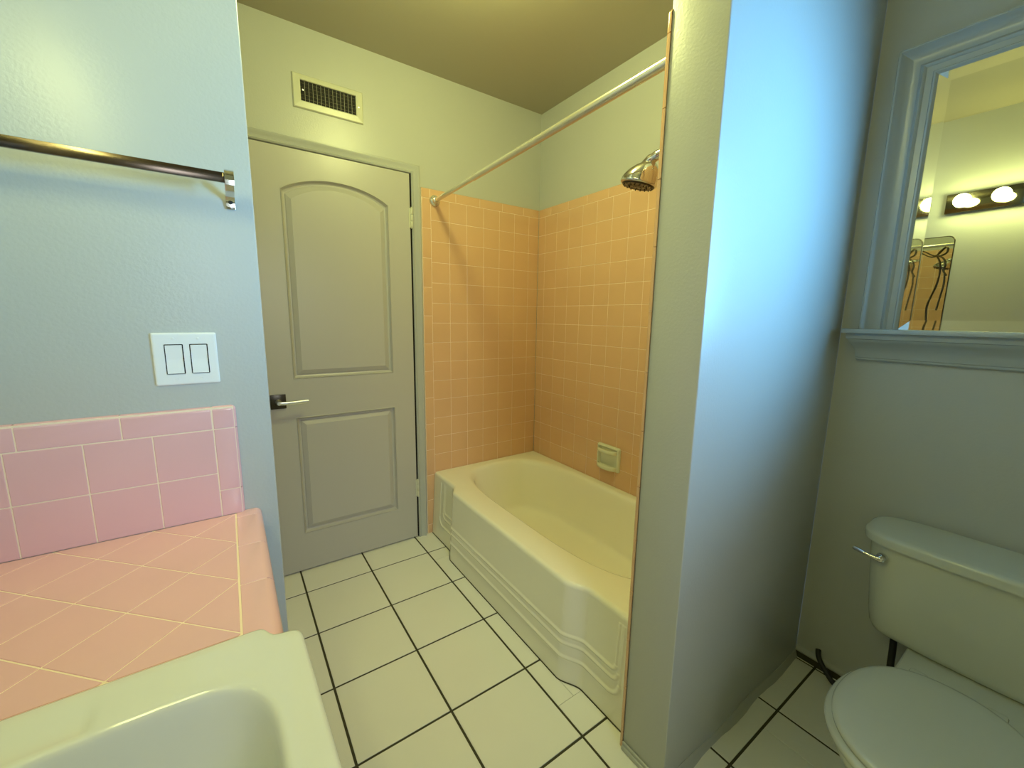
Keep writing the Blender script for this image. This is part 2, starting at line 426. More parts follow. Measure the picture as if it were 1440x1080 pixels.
# apron with three embossed lines that turn up at both ends
mb = MB(); NY, NZ = 420, 150
Ls = [(.098, .096, .045), (.152, .139, .03), (.184, .155, .02)]   # z of line, distance from the ends, corner radius
def udist(y, z, zl, e, r):
    yl, yr = -e, {.096: -1.453, .139: -1.445, .155: -1.433}[e]
    cyl, cyr = yl-r, yr+r
    if z < zl+r:
        if y > cyl: return abs(math.hypot(y-cyl, z-zl-r)-r)
        if y < cyr: return abs(math.hypot(y-cyr, z-zl-r)-r)
        return abs(z-zl)
    return min(abs(y-yl), abs(y-yr))+.0035
P = []
for j in range(NZ+1):
    z = .366*j/NZ
    for i in range(NY+1):
        y = -.0035+(TE+.007)*i/NY
        x = front(y) - .020*(1-z/.366)
        b = 0
        if z < .352:
            for zl, e, r in Ls:
                d = udist(y, z, zl, e, r)
                if d < .010: b = max(b, .5+.5*math.cos(PI*d/.010))
        x -= .0048*b
        P.append((x, y, z))
fs = [(j*(NY+1)+i, j*(NY+1)+i+1, (j+1)*(NY+1)+i+1, (j+1)*(NY+1)+i) for j in range(NZ) for i in range(NY)]
mb.add(P, fs)
mb.build('apron', M['enamel'], tub, smooth=True, auto=1.5)
mb = MB(); mb.tube([(front(-.004-(-TE-.008)*k/120)-.0205, -.004-(-TE-.008)*k/120, .0012) for k in range(121)], .0026, 6)
mb.build('base_seam', M['darkgrout'], tub, smooth=True)
mb = MB(); mb.lathe([(.03, .001), (.03, .004), (.022, .006), (.018, .003), (.001, .003)], (-.352, -1.20, .083), n=32); mb.build('drain', M['chrome'], tub, smooth=True)
set_origin(tub, (-.38, -.75, 0))

# soap dish
sd = thing('soap_dish', 'cream ceramic soap dish with grab bar set in the tiled wall above the tub', 'soap dish')
y0, y1, z0, z1 = -.608, -.772, .472, .612
def rrect(u0, u1, v0, v1, r, n=5):
    P = []
    for cx_, cy_, a0 in ((u1-r, v1-r, 0), (u0+r, v1-r, 90), (u0+r, v0+r, 180), (u1-r, v0+r, 270)):
        for k in range(n+1):
            a = math.radians(a0+90*k/n); P.append((cx_+r*math.cos(a), cy_+r*math.sin(a)))
    return P
def ring_yz(x, e, r=.012): return [(x, u, v) for u, v in rrect(y1-e, y0+e, z0-e, z1+e, max(.002, r+e))]
mb = MB()
mb.loft([ring_yz(-.0005, 0), ring_yz(-.006, 0), ring_yz(-.013, -.004), ring_yz(-.016, -.009), ring_yz(-.016, -.013), ring_yz(-.012, -.017), ring_yz(.0, -.021), ring_yz(.003, -.03)], True, True)
mb.build('back_plate', M['soap'], sd, smooth=True)
mb = MB()   # tray at the bottom
def lip(zc, out, ht, r0=.006):
    n = 22; R = []
    for k in range(n+1):
        t = k/n; y = y1+.014+(y0-y1-.028)*t; prot = out*(math.sin(PI*t)**.45 if 0 < t < 1 else 0)
        R.append([(-.010-prot+r0*math.cos(a)*1.0, y, zc+ht*math.sin(a)) for a in [2*PI*q/12 for q in range(12)]])
    mb.loft(R, True, True)
mb2 = mb; lip(z0+.020, .034, .012)
R = []
for k in range(21):
    t = k/20; y = y1+.016+(y0-y1-.032)*t; prot = .034*(math.sin(PI*t)**.45 if 0 < t < 1 else 0)
    R.append([(-.004, y, z0+.012), (-.010-prot, y, z0+.012), (-.010-prot, y, z0+.017), (-.004, y, z0+.017)])
mb.loft(R, True, True); mb.build('tray', M['soap'], sd, smooth=True)
mb = MB(); lip(z1-.030, .034, .011, .007); mb.build('grab_bar', M['soap'], sd, smooth=True)
set_origin(sd, (0, -.69, z0))

# curtain rod
rod = thing('shower_curtain_rod', 'aged cream metal shower curtain rod spanning above the tub front', 'curtain rod')
ra, rb = Vector((-.722, -.0015, 1.925)), Vector((-.742, TE+.0015, 1.945))
mid = ra.lerp(rb, .30)
mb = MB(); mb.tube([ra+Vector((0, -.006, 0)), mid], .0115, 24); mb.build('inner_tube', M['oldrod'], rod, smooth=True)
mb = MB(); mb.tube([mid+Vector((0, .004, 0)), rb+Vector((0, .004, 0))], .0135, 24); mb.build('outer_tube', M['oldrod'], rod, smooth=True)
for c, s in ((ra, -1), (rb, 1)):
    mb = MB(); mb.lathe([(.030, 0), (.030, .004), (.027, .010), (.019, .016), (.017, .026), (.013, .028)], c, (0, s, 0), n=32)
    mb.build('flange', M['oldrod'], rod, smooth=True)
set_origin(rod, ra)

# shower head
sh = thing('shower_fixture', 'chrome shower head on an arm above the tub beside the partition wall', 'shower head')
hc = Vector((-.505, -1.200, 1.768)); ax = Vector((-.10, .22, -1.0)).normalized()
q = Vector((0, 0, 1)).rotation_difference(ax)
mb = MB(); rings = []
NN = 48
for i in range(13):        # dome that leans back into the neck
    t = i/12; a = PI/2*(1-t)
    rad = .062*math.cos(a)*(1 if i else 0) + (.012 if i == 0 else 0); up = .048*math.sin(a)
    c = hc + q @ Vector((0, 0, -up)) + Vector((0, -.034, .010))*math.sin(a)**2
    rings.append([tuple(c + q @ Vector((rad*math.cos(2*PI*k/NN), rad*math.sin(2*PI*k/NN), 0))) for k in range(NN)])
for rr, hh in ((.0625, .004), (.060, .008), (.056, .009)):
    rings.append([tuple(hc + q @ Vector((rr*math.cos(2*PI*k/NN), rr*math.sin(2*PI*k/NN), hh))) for k in range(NN)])
mb.loft(rings, True, True); mb.build('head_shell', M['chrome'], sh, smooth=True, auto=.9)
mb = MB(); mb.lathe([(.056, .0085), (.053, .013), (.043, .0145), (.036, .012), (.024, .015), (.001, .0155)], hc, ax, n=48)
for rr, nn in ((.048, 18), (.030, 12), (.013, 5)):
    for k in range(nn):
        p = hc + q @ Vector((rr*math.cos(2*PI*k/nn), rr*math.sin(2*PI*k/nn), .0140))
        mb.lathe([(.0024, -.001), (.0020, .0025), (.0005, .003)], p, ax, n=8)
mb.build('spray_face', M['darkchrome'], sh, smooth=True)
nk = hc + Vector((0, -.036, .056))
mb = MB(); mb.tube(spline([nk+Vector((0, .020, -.022)), nk, nk+Vector((0, -.035, .012)), nk+Vector((.005, -.055, .016))], 6), [.020]*5+[.018]*4+[.0155]*4+[.0145]*6, 20)
mb.build('swivel_ball', M['chrome'], sh, smooth=True)
mb = MB(); mb.tube(spline([nk+Vector((.004, -.050, .015)), (-.485, -1.36, 1.850), (-.46, -1.43, 1.872), (-.45, TE+.001, 1.885)], 8), .0105, 16)
mb.build('shower_arm', M['chrome'], sh, smooth=True)
mb = MB(); mb.lathe([(.028, 0), (.028, .003), (.020, .009), (.011, .011)], (-.45, TE+.0005, 1.885), (0, 1, 0), n=32); mb.build('escutcheon', M['chrome'], sh, smooth=True)
set_origin(sh, (-.45, TE, 1.885))

# ------------------------------------------------------------------ air vent
v = thing('air_vent', 'cream metal air register with shaded louvres on the wall above the door', 'vent')
vx0, vx1, vz0, vz1 = -1.386, -1.084, 2.216, 2.356; ox0, ox1, oz0, oz1 = -1.354, -1.117, 2.247, 2.332
def fr(d, y): return [(vx0+d, y, vz0+d), (vx1-d, y, vz0+d), (vx1-d, y, vz1-d), (vx0+d, y, vz1-d)]
mb = MB(); mb.loft([fr(0, .0075), fr(0, .004), fr(.004, -.001), [(ox0-.004, -.003, oz0-.004), (ox1+.004, -.003, oz0-.004), (ox1+.004, -.003, oz1+.004), (ox0-.004, -.003, oz1+.004)], [(ox0, -.001, oz0), (ox1, -.001, oz0), (ox1, -.001, oz1), (ox0, -.001, oz1)], [(ox0, .0075, oz0), (ox1, .0075, oz0), (ox1, .0075, oz1), (ox0, .0075, oz1)]])
mb.build('frame', M['vent'], v)
mb = MB(); mb.box((ox0-.002, .0062, oz0-.002), (ox1+.002, .0078, oz1+.002)); mb.build('duct_back', M['void'], v)
for k in range(13):
    x = ox0+.018+(ox1-ox0-.036)*k/12; mb = MB(); mb.box((x-.0007, .0010, oz0), (x+.0007, .0060, oz1)); mb.build('louvre', M['louvre'], v)
mb = MB()
for k in range(5):
    z = oz0+.012+(oz1-oz0-.024)*k/4; mb.box((ox0, .0035, z-.0006), (ox1, .0052, z+.0006))
mb.build('cross_louvres', M['darkchrome'], v)
for x, z in ((ox0-.015+.024, (oz0+oz1)/2+.002), (ox1+.013, (oz0+oz1)/2-.004)):
    mb = MB(); mb.lathe([(.004, 0), (.0035, .0015), (.001, .002)], (x, -.0022, z), (0, -1, 0), n=12); mb.build('screw', M['nickel'], v, smooth=True)
set_origin(v, (-1.235, .008, vz0))

# ------------------------------------------------------------------ towel bar
tb = thing('towel_bar', 'dark polished metal towel bar on the wall above the light switches', 'towel bar')
by0 = -1.066
mb = MB(); mb.box((-2.108, by0-.004, 1.583), (-1.683, by0+.004, 1.603)); mb.build('bar', M['bar'], tb, bevel=.0012)
def strap(x0, x1):
    mb = MB(); path = spline([(0, by0-.009, 1.578), (0, by0-.010, 1.590), (0, by0-.008, 1.604), (0, by0+.004, 1.609), (0, by0+.020, 1.600), (0, by0+.042, 1.580), (0, by0+.058, 1.569), (0, by0+.0655, 1.560), (0, by0+.067, 1.548)], 8)
    rings = []
    for i, p in enumerate(path):
        t = (path[min(i+1, len(path)-1)]-path[max(i-1, 0)]).normalized(); n = Vector((0, -t.z, t.y))*.002
        rings.append([(x0, p.y+n.y, p.z+n.z), (x1, p.y+n.y, p.z+n.z), (x1, p.y-n.y, p.z-n.z), (x0, p.y-n.y, p.z-n.z)])
    mb.loft(rings, True, True)
    b = mb.build('bracket', M['chrome'], tb, smooth=True, auto=1.0)
    mb = MB(); mb.lathe([(.0045, 0), (.0045, .002), (.002, .003)], ((x0+x1)/2, by0+.0645, 1.558), (0, -1, .25), n=14); mb.build('screw', M['black'], b, smooth=True)
    mb = MB(); mb.box((x0, -1.000, 1.543), (x1, SWY+.0004, 1.575)); mb.build('wall_plate', M['chrome'], b, bevel=.001)
strap(-1.684, -1.667); strap(-2.126, -2.109)
set_origin(tb, (-1.9, SWY, 1.58))

# ------------------------------------------------------------------ light switch
sw = thing('light_switch', 'white two gang light switch plate with two rockers above the pink backsplash', 'light switch')
sx0, sx1, sz0, sz1 = -1.845, -1.728, 1.144, 1.262
def r_xz(x0, x1, z0, z1, y, r=.003): return [(a, y, b) for a, b in rrect(x0, x1, z0, z1, r, 3)]
W_ = SWY
open_ = [(-1.8245, -1.7905), (-1.7795, -1.7455)]
bm = bmesh.new(); es = []
def lp(pts, y):
    vs = [bm.verts.new((a, y, b)) for a, b in pts]; return [bm.edges.new((vs[i], vs[(i+1) % len(vs)])) for i in range(len(vs))]
es += lp(rrect(sx0+.005, sx1-.005, sz0+.005, sz1-.005, .002, 3), W_-.0055)
for a, b in open_: es += lp(rrect(a, b, 1.1685, 1.2365, .002, 3), W_-.0055)
bmesh.ops.triangle_fill(bm, use_beauty=True, edges=es); bm.verts.index_update()
mb = MB(); mb.add([q.co[:] for q in bm.verts], [tuple(q.index for q in f.verts) for f in bm.faces]); bm.free()
mb.loft([r_xz(sx0, sx1, sz0, sz1, W_-.0003), r_xz(sx0, sx1, sz0, sz1, W_-.003), r_xz(sx0+.002, sx1-.002, sz0+.002, sz1-.002, W_-.005, .003), r_xz(sx0+.005, sx1-.005, sz0+.005, sz1-.005, W_-.0055, .002)])
for a, b in open_: mb.loft([r_xz(a, b, 1.1685, 1.2365, W_-.0055, .002), r_xz(a, b, 1.1685, 1.2365, W_-.001, .002)])
mb.build('plate', M['plastic'], sw, fix=False)
for i, (a, b) in enumerate(open_):
    mb = MB(); z0_, z1_ = 1.1705, 1.2345; a2, b2 = a+.0022, b-.0022
    top, bot = ((-.0055, -.0100) if i == 0 else (-.0095, -.0050))
    zm = 1.2025
    mb.loft([[(a2, W_-.001, z0_), (b2, W_-.001, z0_), (b2, W_-.001, z1_), (a2, W_-.001, z1_)], [(a2, W_-.0075, z0_), (b2, W_-.0075, z0_), (b2, W_-.0075, z1_), (a2, W_-.0075, z1_)]], False, False)
    mb.add([(a2, W_-.0085, z0_), (b2, W_-.0085, z0_), (b2, W_-.0060, zm), (a2, W_-.0060, zm), (b2, W_-.0078, z1_), (a2, W_-.0078, z1_), (a2, W_-.001, z0_), (b2, W_-.001, z0_), (b2, W_-.001, z1_), (a2, W_-.001, z1_)],
           [(0, 1, 2, 3), (3, 2, 4, 5), (6, 7, 1, 0), (5, 4, 8, 9)])
    mb.build('rocker', M['plastic'], sw, fix=False)
    mb = MB(); mb.box((a+.0003, W_-.0018, 1.169), (b-.0003, W_-.0004, 1.236)); mb.build('rocker_gap', M['gap'], sw)
    for z in (1.249, 1.157):
        mb = MB(); mb.lathe([(.0028, 0), (.0024, .0008), (.0005, .001)], ((a+b)/2, W_-.0054, z), (0, -1, 0), n=12); mb.build('screw', M['plastic'], sw, smooth=True)
set_origin(sw, (-1.786, SWY, sz0))

# ------------------------------------------------------------------ tiled countertop and backsplash
ct = thing('tiled_countertop', 'pink tiled countertop with diagonal tiles and backsplash under the light switches', 'countertop')
SY0, SY1 = -1.487, -2.06; CE = -2.75
top = lambda u, v_, h: (u, v_, CZ+h)
ct2 = thing('tiled_countertop', 'pink tiled countertop section on the near side of the sink', 'countertop')
for (ya, yb_, ctp) in ((-1.0060, SY0, ct), (SY1, CE, ct2)):
    mb = MB(); mb.box((LX+.002, ya, CZ-.03), (-1.680, yb_, CZ-.0012), 1)
    s2 = TP/math.sqrt(2)*2
    vx, vy = -1.723, -1.010
    for i in range(-14, 14):
        for j in range(-14, 14):
            cx_ = vx + (i+j)*s2/2; cy_ = vy + (i-j)*s2/2 - s2/2*0
            p = [(cx_, cy_-s2/2+0), (cx_+s2/2, cy_), (cx_, cy_+s2/2), (cx_-s2/2, cy_)]
            p = [(a, b-s2/2) for a, b in p]
            p = clip(p, 1, 0, vx-.0011); p = clip(p, -1, 0, -(LX+.003)) if len(p) > 2 else p
            p = clip(p, 0, 1, ya) if len(p) > 2 else p
            p = clip(p, 0, -1, -yb_-.001) if len(p) > 2 else p
            if len(p) > 2 and abs(area(p)) > 3e-5:
                q = []
                for w in p:
                    if not q or math.hypot(w[0]-q[-1][0], w[1]-q[-1][1]) > 1e-4: q.append(w)
                if math.hypot(q[0][0]-q[-1][0], q[0][1]-q[-1][1]) < 1e-4: q.pop()
                if len(q) > 2: ptile(mb, q, top, .0024)
    ye = [SWY-.0005] + [-1.033-.155*k for k in range(12)]
    ye = [y for y in ye if y > yb_+.02 and (y < ya or ya > -1.1)] + [yb_+.001]
    if ya < -1.1: ye = [ya] + ye
    for a, b in zip(ye[1:], ye[:-1]): bull(mb, -1.722, -1.668, a+.0011 - (.030 if abs(a-SY0) < .005 else 0), b-.0011, top, 'R', R=.017, t=.055, nb=8)
    mb.build('tile_surface', [M['pink'], M['grout']], ctp, smooth=True, auto=.3)
bs = lambda u, v_, h: (u, -1.007-h, v_)
mb = MB(); mb.box((LX+.002, -1.0058, CZ), (-1.708, SWY-.0003, 1.0845), 1)
bx_ = [-1.751-TP*k for k in range(4)] + [LX+.002]
for a, b in zip(bx_[1:], bx_[:-1]):
    for c, d in ((CZ-.0008, .9225), (.9225, 1.032)): bull(mb, a+.0012, b-.0012, c+.0012, d-.0012, bs)
for a, b in ((-1.752, -1.911), (-1.911, -2.064), (-2.064, LX+.002)): bull(mb, b+.0012, a-.0012, 1.0335, 1.087, bs, 'T', R=.011, t=.0115)
bull(mb, -1.7495, -1.703, 1.0335, 1.087, bs, 'TR', R=.011, t=.0115)
bull(mb, -1.7495, -1.703, .8785, 1.0315, bs, 'R', R=.011, t=.0115); bull(mb, -1.7495, -1.703, CZ+.0004, .8765, bs, 'R', R=.011, t=.0115)
mb.build('backsplash', [M['pink'], M['grout']], ct, smooth=True, auto=.3)
mb = MB(); mb.box((LX+.002, SWY-.0005, CZ-.057), (-1.69, SY0+.004, CZ-.031)); mb.build('deck', M['wood'], ct)
set_origin(ct, (-1.9, -1.25, CZ-.03)); set_origin(ct2, (-1.9, -2.4, CZ-.055))

# vanity cabinet under it
vc = thing('vanity_cabinet', 'grey painted vanity cabinet under the pink tiled countertop', 'cabinet')
mb = MB(); mb.box((LX+.002, SWY-.002, .0), (-1.76, CE+.01, .09)); mb.box((LX+.002, SWY-.002, .09), (-1.70, CE+.01, CZ-.16)); mb.box((LX+.002, SWY-.002, CZ-.16), (-1.70, SY0+.01, CZ-.058)); mb.box((LX+.002, SY1-.01, CZ-.16), (-1.70, CE+.01, CZ-.058))
mb.build('carcass', M['wood'], vc)
for k in range(4):
    ya = SWY-.02-.43*k; mb = MB(); mb.box((-1.6995, ya, .12), (-1.684, ya-.41, CZ-.19)); d = mb.build('cabinet_door', M['wood'], vc, bevel=.003)
    mb = MB(); mb.lathe([(.006, 0), (.006, .006), (.013, .012), (.013, .017), (.004, .02)], (-1.684, ya-(.37 if k % 2 == 0 else .04), CZ-.25), (1, 0, 0), n=20); mb.build('knob', M['nickel'], d, smooth=True)
set_origin(vc, (-1.9, -1.8, 0))

# ------------------------------------------------------------------ sink
sk = thing('sink', 'off white enamelled sink set into the pink tiled countertop', 'sink')
SZ = CZ+.004
out = [(-2.095, SY0), (-1.71, SY0), (-1.698, SY0-.001), (-1.692, SY0-.006), (-1.686, SY0-.018), (-1.680, SY0-.026), (-1.670, SY0-.029), (-1.656, SY0-.031), (-1.650, SY0-.034), (-1.645, SY0-.042), (-1.6435, SY0-.055), (-1.637, -1.775), (-1.6435, SY1+.04), (-1.650, SY1+.03), (-1.67, SY1+.026), (-1.70, SY1), (-2.095, SY1)]
def resample(P, n):
    P = P+[P[0]]; L = [0]
    for i in range(1, len(P)): L.append(L[-1]+math.hypot(P[i][0]-P[i-1][0], P[i][1]-P[i-1][1]))
    o_ = []
    for k in range(n):
        s = L[-1]*k/n; i = max(j for j in range(len(L)-1) if L[j] <= s); t = (s-L[i])/(L[i+1]-L[i])
        o_.append((P[i][0]+(P[i+1][0]-P[i][0])*t, P[i][1]+(P[i+1][1]-P[i][1])*t))
    return o_
out = resample(out, 360)
scx, scy = -1.862, -1.775
def bowl(a, b, n, cx_=scx, cy_=scy):
    R = []
    for x, y in out:
        u, w = (x-scx)/.22, (y-scy)/.285; k = (abs(u)**n+abs(w)**n)**(-1/n); R.append((cx_+a*u*k, cy_+b*w*k))
    return R
def shrink(d): return [(x+(scx-x)/math.hypot(x-scx, y-scy)*d, y+(scy-y)/math.hypot(x-scx, y-scy)*d) for x, y in out]
rings = [lift(out, CZ-.075), lift(out, SZ-.009), lift(shrink(.001), SZ-.005), lift(shrink(.0035), SZ-.0015), lift(shrink(.008), SZ)]
o2, b2 = shrink(.010), bowl(.180, .204, 4.0)
for t in (.15, .35, .55, .75, .9):
    R = []
    for (x, y), (p, q) in zip(o2, b2):
        X, Y = x+(p-x)*t, y+(q-y)*t
        # shallow soap recess in the back deck
        g = math.exp(-((Y+1.548)/.020)**4)*sstep(-1.872, -1.888, X)
        R.append((X, Y, SZ-.0045*g))
    rings.append(R)
rings.append([(x, y, SZ-.0003) for x, y in b2])
for a, b, n, z in [(.1765, .2005, 4.0, SZ-.0012), (.1735, .1975, 4.0, SZ-.0035), (.171, .195, 4.0, SZ-.008), (.1695, .1935, 3.9, SZ-.015), (.1675, .1915, 3.8, SZ-.035), (.163, .187, 3.6, SZ-.08), (.157, .18, 3.4, SZ-.115), (.145, .167, 3.1, SZ-.142), (.12, .14, 2.8, SZ-.156), (.07, .08, 2.4, SZ-.163), (.022, .022, 2, SZ-.166)]:
    rings.append(lift(bowl(a, b, n), z))
mb = MB(); mb.loft(rings, False, True); mb.build('basin', M['sinkwhite'], sk, smooth=True, auto=1.2)
mb = MB(); mb.lathe([(.026, 0), (.026, .002), (.020, .003), (.017, 0), (.001, .001)], (scx, scy, SZ-.1655), n=28); mb.build('drain', M['chrome'], sk, smooth=True)
# faint caulk bead between sink and tile
set_origin(sk, (scx, scy, CZ-.075))

# ------------------------------------------------------------------ toilet
tc = -2.092
tt = thing('toilet', 'off white two piece toilet with closed lid against the right wall', 'toilet')
def rr3(x0, x1, ya, yb_, z, r, n=8): return [(a, b, z) for a, b in rrect(x0, x1, ya, yb_, r, n)]
def tankring(z, w, xf, r, bow=.012, xb=.040):
    P = []
    for a, b, _ in rr3(xf, xb, tc-w, tc+w, z, r, 8):
        s = (b-tc)/w; k = (xb-a)/(xb-xf); P.append((a-bow*(1-s*s)*k, b, z))
    return P
def dens(P, n=160): # resample 3d ring
    L = [0]; Q = P+[P[0]]
    for i in range(1, len(Q)): L.append(L[-1]+(Vector(Q[i])-Vector(Q[i-1])).length)
    o_ = []; i = 0
    for k in range(n):
        s = L[-1]*k/n
        while L[i+1] < s: i += 1
        t = (s-L[i])/(L[i+1]-L[i]); o_.append(tuple(Vector(Q[i]).lerp(Vector(Q[i+1]), t)))
    return o_
mb = MB()
tr = [(.348, .185, -.085, .03), (.352, .198, -.100, .035), (.362, .210, -.112, .04), (.380, .218, -.120, .045), (.42, .224, -.124, .045), (.55, .234, -.131, .045), (.6525, .241, -.136, .045)]
TA = [math.atan2(y, x) for x, y in rrect(-.1, .1, -.25, .25, .06, 14)] + []
TA = sorted(set([round(a % (2*PI), 5) for a in TA] + [2*PI*k/90 for k in range(90)]))
def tring(z, w, xf, r):
    Y = []; N = 64
    for k in range(N):
        a = 2*PI*k/N; Y.append(a)
    P = []
    for a in TA:
        c, s = math.cos(a), math.sin(a); hx = (.040-xf)/2
        kk = 1/max(abs(c)/hx, abs(s)/w, 1e-9); x, y = c*kk, s*kk
        # round the corners
        rc = r or .07; ix, iy = hx-rc, w-rc
        if abs(x) > ix and abs(y) > iy:
            dx, dy = abs(x)-ix, abs(y)-iy; L = math.hypot(dx, dy)
            x = math.copysign(ix+dx/L*rc, x); y = math.copysign(iy+dy/L*rc, y)
        x += (xf+.040)/2; y += tc
        bow = .014*(1-((y-tc)/w)**2)*(.040-x)/(.040-xf); P.append((x-bow, y, z))
    return P
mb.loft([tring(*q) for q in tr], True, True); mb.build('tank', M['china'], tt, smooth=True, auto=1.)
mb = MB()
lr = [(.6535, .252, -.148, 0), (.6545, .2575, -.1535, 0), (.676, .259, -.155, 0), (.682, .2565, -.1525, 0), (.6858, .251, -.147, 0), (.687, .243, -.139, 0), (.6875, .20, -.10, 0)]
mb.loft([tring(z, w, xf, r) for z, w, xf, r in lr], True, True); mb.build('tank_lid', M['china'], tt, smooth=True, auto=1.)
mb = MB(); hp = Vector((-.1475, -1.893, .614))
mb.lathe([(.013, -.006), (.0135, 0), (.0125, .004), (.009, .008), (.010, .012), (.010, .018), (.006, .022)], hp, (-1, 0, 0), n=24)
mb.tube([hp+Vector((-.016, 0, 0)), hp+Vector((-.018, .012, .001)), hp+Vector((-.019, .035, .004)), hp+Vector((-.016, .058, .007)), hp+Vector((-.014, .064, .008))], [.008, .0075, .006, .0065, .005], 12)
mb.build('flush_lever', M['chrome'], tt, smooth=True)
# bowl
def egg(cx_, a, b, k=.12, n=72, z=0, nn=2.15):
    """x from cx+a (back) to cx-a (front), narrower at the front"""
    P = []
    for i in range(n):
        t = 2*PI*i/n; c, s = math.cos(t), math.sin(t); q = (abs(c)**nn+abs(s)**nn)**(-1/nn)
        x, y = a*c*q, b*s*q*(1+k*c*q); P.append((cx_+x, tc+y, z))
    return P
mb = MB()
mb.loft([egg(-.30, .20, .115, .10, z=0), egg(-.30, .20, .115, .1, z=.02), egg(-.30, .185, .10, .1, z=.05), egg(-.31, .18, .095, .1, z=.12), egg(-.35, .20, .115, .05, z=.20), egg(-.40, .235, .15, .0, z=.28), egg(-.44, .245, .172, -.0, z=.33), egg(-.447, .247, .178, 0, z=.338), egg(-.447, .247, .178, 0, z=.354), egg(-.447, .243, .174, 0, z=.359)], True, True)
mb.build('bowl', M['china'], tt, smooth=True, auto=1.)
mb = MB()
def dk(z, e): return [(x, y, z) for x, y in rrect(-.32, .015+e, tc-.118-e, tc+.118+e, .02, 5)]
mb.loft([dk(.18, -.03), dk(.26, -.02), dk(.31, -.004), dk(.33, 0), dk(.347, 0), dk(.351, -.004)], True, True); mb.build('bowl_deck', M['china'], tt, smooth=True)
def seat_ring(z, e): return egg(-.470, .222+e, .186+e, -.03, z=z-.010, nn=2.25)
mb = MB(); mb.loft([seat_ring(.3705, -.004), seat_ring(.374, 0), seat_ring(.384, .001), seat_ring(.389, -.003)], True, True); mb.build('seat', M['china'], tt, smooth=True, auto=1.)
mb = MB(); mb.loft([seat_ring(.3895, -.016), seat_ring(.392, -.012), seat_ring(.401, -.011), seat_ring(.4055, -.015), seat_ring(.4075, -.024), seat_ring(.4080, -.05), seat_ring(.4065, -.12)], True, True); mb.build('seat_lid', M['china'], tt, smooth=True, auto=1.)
for dy in (.07, -.07):
    mb = MB(); mb.box((-.262, tc+dy-.018, .3515), (-.228, tc+dy+.018, .376)); mb.build('seat_hinge', M['china'], tt, bevel=.006)
set_origin(tt, (-.2, tc, 0))
hose = MB(); hose.tube(spline([(RX-.001, -1.724, .075), (.035, -1.735, .055), (.020, -1.765, .028), (.004, -1.80, .012), (-.005, -1.85, .012), (-.010, -1.905, .06), (-.045, -1.935, .16), (-.058, -1.938, .26), (-.060, -1.935, .346)], 10), .009, 12)
tag(hose.build('water_supply_hose', M['black'], smooth=True), 'black water supply hose curling from the wall up to the toilet tank', 'hose')

# ------------------------------------------------------------------ framed mirror over the toilet
fmr = thing('framed_mirror', 'grey painted wood framed mirror with a moulded ledge above the toilet', 'mirror')
gy0, gy1, gz0, gz1 = -1.800, -2.130, 1.286, 2.018
prof = [(-.003, .010), (-.003, .016), (.003, .022), (.007, .022), (.010, .017), (.024, .019), (.027, .024), (.031, .026), (.035, .022), (.040, .016), (.055, .016), (.072, .024), (.080, .034), (.083, .038), (.088, .038), (.090, .034), (.090, 0)]
mb = MB(); rings = []
for k in range(4):
    R = []
    for d, h in prof:
        y_, z_ = [(gy0+d, gz0), (gy0+d, gz1+d), (gy1-d, gz1+d), (gy1-d, gz0)][k]; R.append((RX-h, y_, z_))
    rings.append(R)
mb.loft(rings, True, True, False); mb.build('moulding', M['trimpaint'], fmr, smooth=True, auto=.6)
mb = MB(); tilt = math.tan(math.radians(.45)); bw, bt = .030, .034
def gp(y, z, x0=RX-.012): return (x0 - (z-1.65)*tilt, y, z)
a = [(gy0, gz0), (gy0, gz1), (gy1, gz1), (gy1, gz0)]; b = [(gy0-bw, gz0+bw), (gy0-bw, gz1-bw), (gy1+bw, gz1-bw), (gy1+bw, gz0+bw)]
mb.add([gp(*p) for p in b], [(0, 1, 2, 3)])
mb.add([gp(*p, RX-.012-bw*bt) for p in a] + [gp(*p) for p in b], [(i, (i+1) % 4, 4+(i+1) % 4, 4+i) for i in range(4)], 1)
mb.build('glass', [M['mirror'], M['mirrorbevel']], fmr, fix=False)
mb = MB(); mb.box((-.033, -1.680, 1.2715), (RX-.0005, -2.250, 1.2865)); mb.build('ledge', M['trimpaint'], fmr, bevel=.004, seg=3)
mb = MB(); cr = [(1.182, .012), (1.186, .016), (1.191, .016), (1.193, .020), (1.200, .021), (1.212, .024), (1.226, .032), (1.240, .046), (1.248, .056), (1.252, .058), (1.254, .064), (1.2645, .066), (1.2712, .066)]
mb.loft([[(RX-.0005, -1.716+.42*e, z), (RX-e, -1.716+.42*e, z), (RX-e, -2.215-.42*e, z), (RX-.0005, -2.215-.42*e, z)] for z, e in cr], True, True)
mb.build('crown_moulding', M['trimpaint'], fmr, smooth=True, auto=.5)
set_origin(fmr, (RX, -2.09, 1.18))

# ------------------------------------------------------------------ left wall: light bar, mirrors, ornament (seen in the framed mirror)
vb = thing('vanity_light_bar', 'polished metal vanity light bar with lit globe bulbs seen in the framed mirror', 'light')
bz = 2.032; ly0, ly1 = -1.462, -2.112
mb = MB(); mb.box((LX+.0005, ly0, bz-.058), (LX+.030, ly1, bz+.058)); mb.build('back_plate', M['plate'], vb, bevel=.002)
for k in range(4):
    y = -1.545-.161*k
    mb = MB(); mb.lathe([(.023, 0), (.023, .012), (.019, .016), (.019, .022)], (LX+.030, y, bz), (1, 0, 0), n=24); s_ = mb.build('socket', M['chrome'], vb, smooth=True)
    mb = MB(); mb.lathe([(.014, 0), (.020, .008)] + [(.040*math.sin(a), .046-.040*math.cos(a)) for a in [math.radians(35+145*i/14) for i in range(15)]], (LX+.050, y, bz), (1, 0, 0), n=32)
    mb.build('bulb', M['bulb'], vb, smooth=True)
set_origin(vb, (LX, -1.79, bz))
